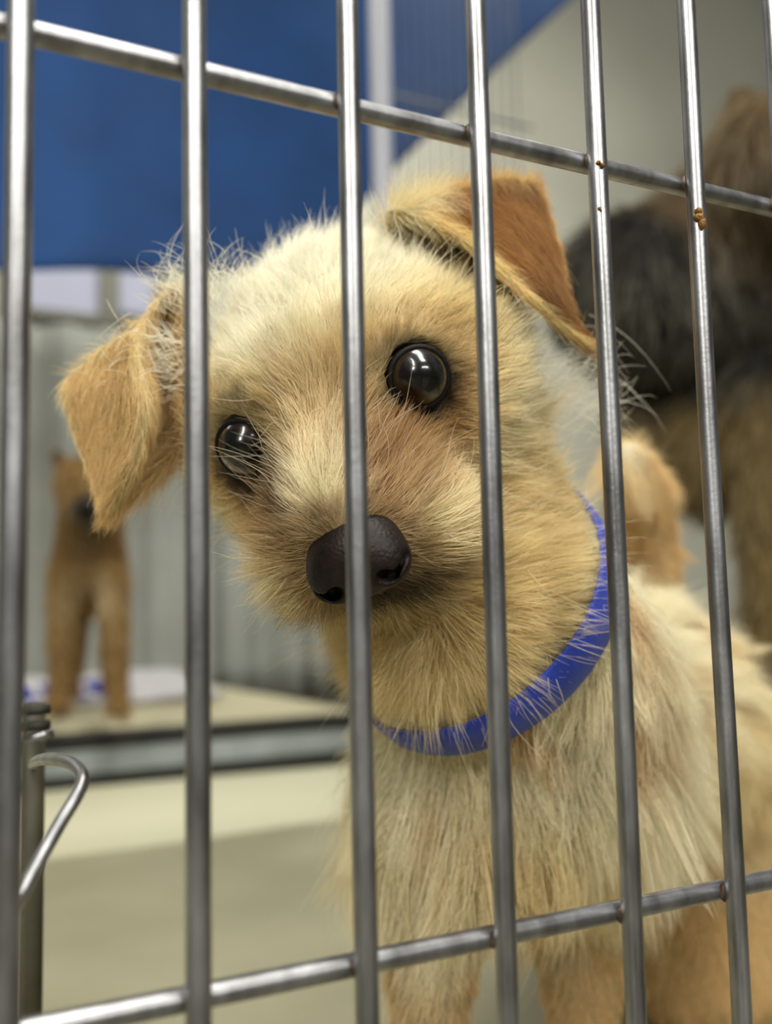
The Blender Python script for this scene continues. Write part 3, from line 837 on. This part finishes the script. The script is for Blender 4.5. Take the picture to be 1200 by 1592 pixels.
ln = ln + 0.002 * smooth(-22, -34, y) + 0.005 * smooth(30, 38, np.abs(x)) * smooth(-20, 0, y)
dE = np.minimum(np.linalg.norm(h - EYE, axis=1), np.linalg.norm(h - EYE * np.array([-1, 1, 1]), axis=1))
ln = ln * (0.35 + 0.65 * smooth(10, 20, dE))
lf = 0.36 + 0.22 * smooth(14, 30, y) + 0.12 * muz
lf = lf * (0.6 + 0.4 * smooth(10, 18, dE))
ln = collar_clear(R_, ln)
col = head_color(R_) * np.exp(rng.normal(size=(len(h), 1)) * 0.13)
make_fur('head_fur', dog, R_, N_, flow, ln, lf, col, m_fur, 0.000055, K=7, clump=0.68, nclump=0.04, jitter=0.24, gravity=0.12, wave=0.18)
# long stray hairs and whiskers
R2, N2 = tri_sample(BV, BF, 2600, w_head); k = head_keep(R2); _h2 = to_head(R2); k &= (np.linalg.norm(_h2 - nose_c, axis=1) > 17) & (np.linalg.norm(_h2 - EYE, axis=1) > 16) & (np.linalg.norm(_h2 - EYE * np.array([-1, 1, 1]), axis=1) > 15); R2, N2 = R2[k], N2[k]
h2 = to_head(R2); fl2 = unit(h2 - src) @ HR.T
ln2 = np.where(np.minimum(np.linalg.norm(h2 - EYE, axis=1), np.linalg.norm(h2 - EYE * np.array([-1, 1, 1]), axis=1)) < 14, 0.006, 0.016)
make_fur('stray_hair', dog, R2, N2, fl2, ln2, np.full(len(R2), 0.75), mix(head_color(R2), WHITE, np.full(len(R2), 0.4)), m_fur, 0.00006, K=8, clump=0.3, nclump=0.3, jitter=0.35, gravity=0.2, wave=0.3)
# loose tufts above the left ear base and along the neck
def tuft(name, px, py, d, spread, n, dirc, L):
    c = P(px, py, d); R5 = c + (rng.normal(size=(n, 3)) * spread)
    dirw = CB @ np.asarray(dirc, float)
    make_fur(name, dog, R5, np.tile(unit(dirw), (n, 1)), np.tile(dirw, (n, 1)) + rng.normal(size=(n, 3)) * 0.35, np.full(n, L), np.full(n, 0.9), np.tile(WHITE, (n, 1)), m_fur, 0.00006, K=8, clump=0.8, nclump=0.08, jitter=0.16, gravity=0.2, wave=0.12)
tuft('stray_hair', 300, 470, 0.264, 0.0035, 140, (-0.45, 0.9, 0.1), 0.017)
tuft('stray_hair', 352, 445, 0.262, 0.004, 90, (-0.25, 0.95, 0.1), 0.012)
tuft('stray_hair', 262, 560, 0.262, 0.005, 260, (-0.9, 0.25, 0.35), 0.011)
tuft('stray_hair', 870, 610, 0.29, 0.007, 160, (0.95, 0.12, 0.1), 0.020)
# ears
for V_, F_, nm, g_, nm_r in ((ERV, ERF, 'ear_fur', gR, True), (ELV, ELF, 'ear_fur', gL, False)):
    R3, N3 = tri_sample(V_, F_, 15000)
    flat = g_.reshape(-1, 3); dv = np.gradient(g_, axis=0); 
    ix3 = ear_uv(R3, g_)[2]; tipd = unit(unit(dv.reshape(-1, 3)[ix3]) + vnoise(R3, 150) * 0.15)
    v3, u3, _ = ear_uv(R3, g_)
    L3 = np.full(len(R3), 0.0045); lf3 = np.full(len(R3), 0.24)
    if nm_r: w3 = smooth(0.45, 0.2, u3) * smooth(0.5, 0.38, v3)
    else: w3 = smooth(0.3, 0.05, u3) * smooth(0.9, 0.7, v3)
    L3 = L3 + 0.0045 * w3; lf3 = lf3 + 0.3 * w3
    make_fur(nm, dog, R3, N3, tipd, L3, lf3, ear_color(R3, g_, nm_r) * np.exp(rng.normal(size=(len(R3), 1)) * 0.15), m_fur, 0.00005, K=5, clump=0.4, nclump=0.05, jitter=0.2, gravity=0.05)
# body
R4, N4 = tri_sample(BV, BF, BODYN, w_body); k = ~on_collar(R4); R4, N4 = R4[k], N4[k]
v4 = unit(R4 - ringC); fl4 = unit(np.array([0, 0, -0.9]) + v4 * 0.7 + np.array([_sy, _cy, 0]) * 0.25 + vnoise(R4, 45) * 0.35)
leg = smooth(-0.082, -0.118, R4[:, 2]); dR = np.linalg.norm(R4 - ringC, axis=1)
ln4 = 0.020 * (1 - leg) + 0.005 * leg
ln4 = ln4 * (0.45 + 0.55 * smooth(0.036, 0.065, dR))
tl = smooth(0.005, 0.02, R4[:, 2] - P(1050, 930, 0.49)[2]) * smooth(0.43, 0.45, (R4 - CAM) @ FWD)
ln4 = ln4 * (1 - 0.55 * tl)
col4 = mix(coat_color(R4), lin(236, 200, 140), 0.8 * tl) * np.exp(rng.normal(size=(len(R4), 1)) * 0.12)
make_fur('body_fur', dog, R4, N4, fl4, ln4, 0.30 * np.ones(len(R4)), col4, m_fur, 0.00010, K=7, clump=0.9, nclump=0.018, jitter=0.2, gravity=0.25, wave=0.38)

# ------------------------------------------------------------------ dogs behind
def back_dog(name, label, prims, colfn, h, nf, flen, frad, loc, ears=(), soles=None):
    root = empty(name, tuple(float(v) for v in loc)); tag(root, label, 'dog')
    allp = []
    for p in prims:
        if p[0] == 'e': allp += [p[1] - max(p[2]), p[1] + max(p[2])]
        else: allp += [p[1] - p[3], p[1] + p[3], p[2] - p[4], p[2] + p[4]]
    allp = np.array(allp)
    V, Fq = surface_nets(lambda Q: sdf(prims, Q), allp.min(0) - 3 * h, allp.max(0) + 3 * h, h)
    mesh_obj('body', V, Fq, m_skin, root, colors=colfn(V))
    R, N = tri_sample(V, Fq, nf)
    make_fur('fur', root, R, N, np.tile(np.array([0.2, 0.2, -1.0]), (nf, 1)) + vnoise(R, 20) * 0.3, np.full(nf, flen), np.full(nf, 0.35), colfn(R) * np.exp(rng.normal(size=(nf, 1)) * 0.15), m_fur, frad, K=5, clump=0.5, nclump=0.05)
    return root

# brown dog standing on the towel
D2 = onZ(135, 1100, top + 0.031); d2 = float((D2 - CAM) @ FWD)
def Q2(px, py, dd=0.0): return P(px, py, d2 + dd)
s2 = d2 / F_PX
dark2 = lin(84, 62, 40); brown2 = lin(150, 116, 64)
p2 = [
    ell(Q2(134, 755, -0.02), np.array([44, 44, 44]) * s2, 0),
    cap(Q2(134, 780, -0.05), Q2(136, 792, -0.09), 25 * s2, 17 * s2, 14 * s2),
    cap(Q2(140, 785, 0.02), Q2(138, 880, 0.06), 44 * s2, 54 * s2, 25 * s2),
    cap(Q2(138, 890, 0.06), Q2(150, 910, 0.25), 50 * s2, 52 * s2, 25 * s2),
    cap(Q2(100, 900, 0.02), Q2(92, 1000, 0.0), 25 * s2, 17 * s2, 18 * s2), cap(Q2(92, 1000, 0), Q2(90, 1092, -0.005), 15 * s2, 13 * s2, 6 * s2),
    cap(Q2(172, 900, 0.02), Q2(182, 1000, 0.0), 25 * s2, 18 * s2, 18 * s2), cap(Q2(182, 1000, 0), Q2(184, 1094, -0.005), 16 * s2, 13 * s2, 6 * s2),
    ell(Q2(89, 1098, -0.015), np.array([16, 20, 11]) * s2, 5 * s2), ell(Q2(185, 1100, -0.015), np.array([16, 20, 11]) * s2, 5 * s2),
    cap(Q2(120, 930, 0.27), Q2(112, 1072, 0.27), 26 * s2, 13 * s2, 15 * s2), cap(Q2(175, 930, 0.27), Q2(170, 1072, 0.27), 26 * s2, 13 * s2, 15 * s2),
    cap(Q2(105, 735, 0.0), Q2(88, 706, 0.0), 16 * s2, 8 * s2, 8 * s2), cap(Q2(165, 735, 0.0), Q2(180, 712, 0.0), 16 * s2, 8 * s2, 8 * s2),
]
nose2 = Q2(137, 790, -0.10); ear2 = Q2(88, 708, 0); ch2 = Q2(130, 930, -0.02); th2 = Q2(135, 842, -0.02)
def col2(Q):
    c = np.tile(brown2, (len(Q), 1))
    g = lambda c0, r: np.exp(-(np.linalg.norm(Q - c0, axis=1) / (r * s2)) ** 2)
    c = mix(c, lin(30, 22, 16), np.clip(1.1 * g(nose2, 48), 0, 1)); c = mix(c, dark2, np.clip(g(ear2, 28), 0, 1))
    c = mix(c, dark2, 0.8 * np.clip(g(th2, 45), 0, 1)); c = mix(c, lin(230, 218, 180), 0.8 * np.clip(g(ch2, 38), 0, 1)); return c
bd = back_dog('dog', 'small brown short-haired dog with dark muzzle standing on the towel', p2, col2, 0.006, 9000, 0.012, 0.0005, (D2[0], D2[1], top))
for ex in (116, 152):
    V, Fc = blob(Q2(ex, 752, -0.052), np.array([6, 6, 6]) * s2, 0.0, 3); mesh_obj('eye', V, Fc, m_nose, bd)
V, Fc = blob(Q2(136, 785, -0.103), np.array([11, 9, 8]) * s2, 0.1, 4); mesh_obj('nose', V, Fc, m_nose, bd)

# dark dog close behind on the right: black saddle, brown head, tan legs
d3 = 0.80
def Q3(px, py, dd=0.0): return P(px, py, d3 + dd)
s3 = d3 / F_PX
p3 = [
    cap(Q3(990, 460, 0.02), Q3(1180, 480, 0.12), 128 * s3, 150 * s3, 0),
    cap(Q3(1180, 480, 0.12), Q3(1330, 480, 0.2), 150 * s3, 140 * s3, 40 * s3),
    cap(Q3(1080, 400, 0.05), Q3(1190, 280, 0.0), 105 * s3, 95 * s3, 50 * s3),
    ell(Q3(1215, 235, -0.03), np.array([88, 88, 88]) * s3, 40 * s3),
    cap(Q3(1240, 260, -0.05), Q3(1290, 300, -0.13), 50 * s3, 36 * s3, 25 * s3),
    cap(Q3(1160, 190, 0.0), Q3(1146, 140, 0.01), 30 * s3, 14 * s3, 15 * s3), cap(Q3(1235, 170, 0.0), Q3(1240, 105, 0.01), 30 * s3, 14 * s3, 15 * s3),
    cap(Q3(1180, 600, 0.0), Q3(1185, 800, -0.01), 52 * s3, 34 * s3, 30 * s3), 
    cap(Q3(980, 560, 0.06), Q3(985, 760, 0.05), 44 * s3, 28 * s3, 30 * s3),
    ell(Q3(1095, 690, 0.05), np.array([88, 88, 112]) * s3, 40 * s3),
    cap(Q3(1300, 600, 0.12), Q3(1305, 800, 0.12), 52 * s3, 34 * s3, 30 * s3),
]
for a, dd in ((1185, -0.01), (985, 0.05), (1305, 0.12)):
    w = Q3(a, 790, dd); p3.append(cap(w, np.array([w[0], w[1], FLOOR_Z + 0.018]), 0.018, 0.016, 0.01)); p3.append(ell((w[0] - 0.008, w[1] - 0.016, FLOOR_Z + 0.014), (0.022, 0.028, 0.014), 0.01))
def col3(Q):
    v = Q - CAM; d = v @ FWD; px = 600 + F_PX * (v @ RIGHT) / d
    z = Q[:, 2]; zb = Q3(1100, 600)[2]; zh = Q3(1150, 330)[2]
    hd = np.linalg.norm(Q - Q3(1190, 230, 0), axis=1)
    c = np.tile(lin(30, 27, 25), (len(Q), 1)); n = snoise(Q, 25)
    c = mix(c, lin(70, 66, 56), 0.6 * smooth(0.2, 1.2, n)); c = mix(c, lin(100, 80, 52), smooth(0.13, 0.06, hd + n * 0.01))
    c = mix(c, lin(116, 95, 50), smooth(zb + 0.01, zb - 0.03, z)); return c
bd3 = back_dog('dog', 'large dark brown and black dog with tan legs behind the cream dog', p3, col3, 0.008, 14000, 0.022, 0.0005, (float(Q3(1180, 800)[0]), float(Q3(1180, 800)[1]), FLOOR_Z))
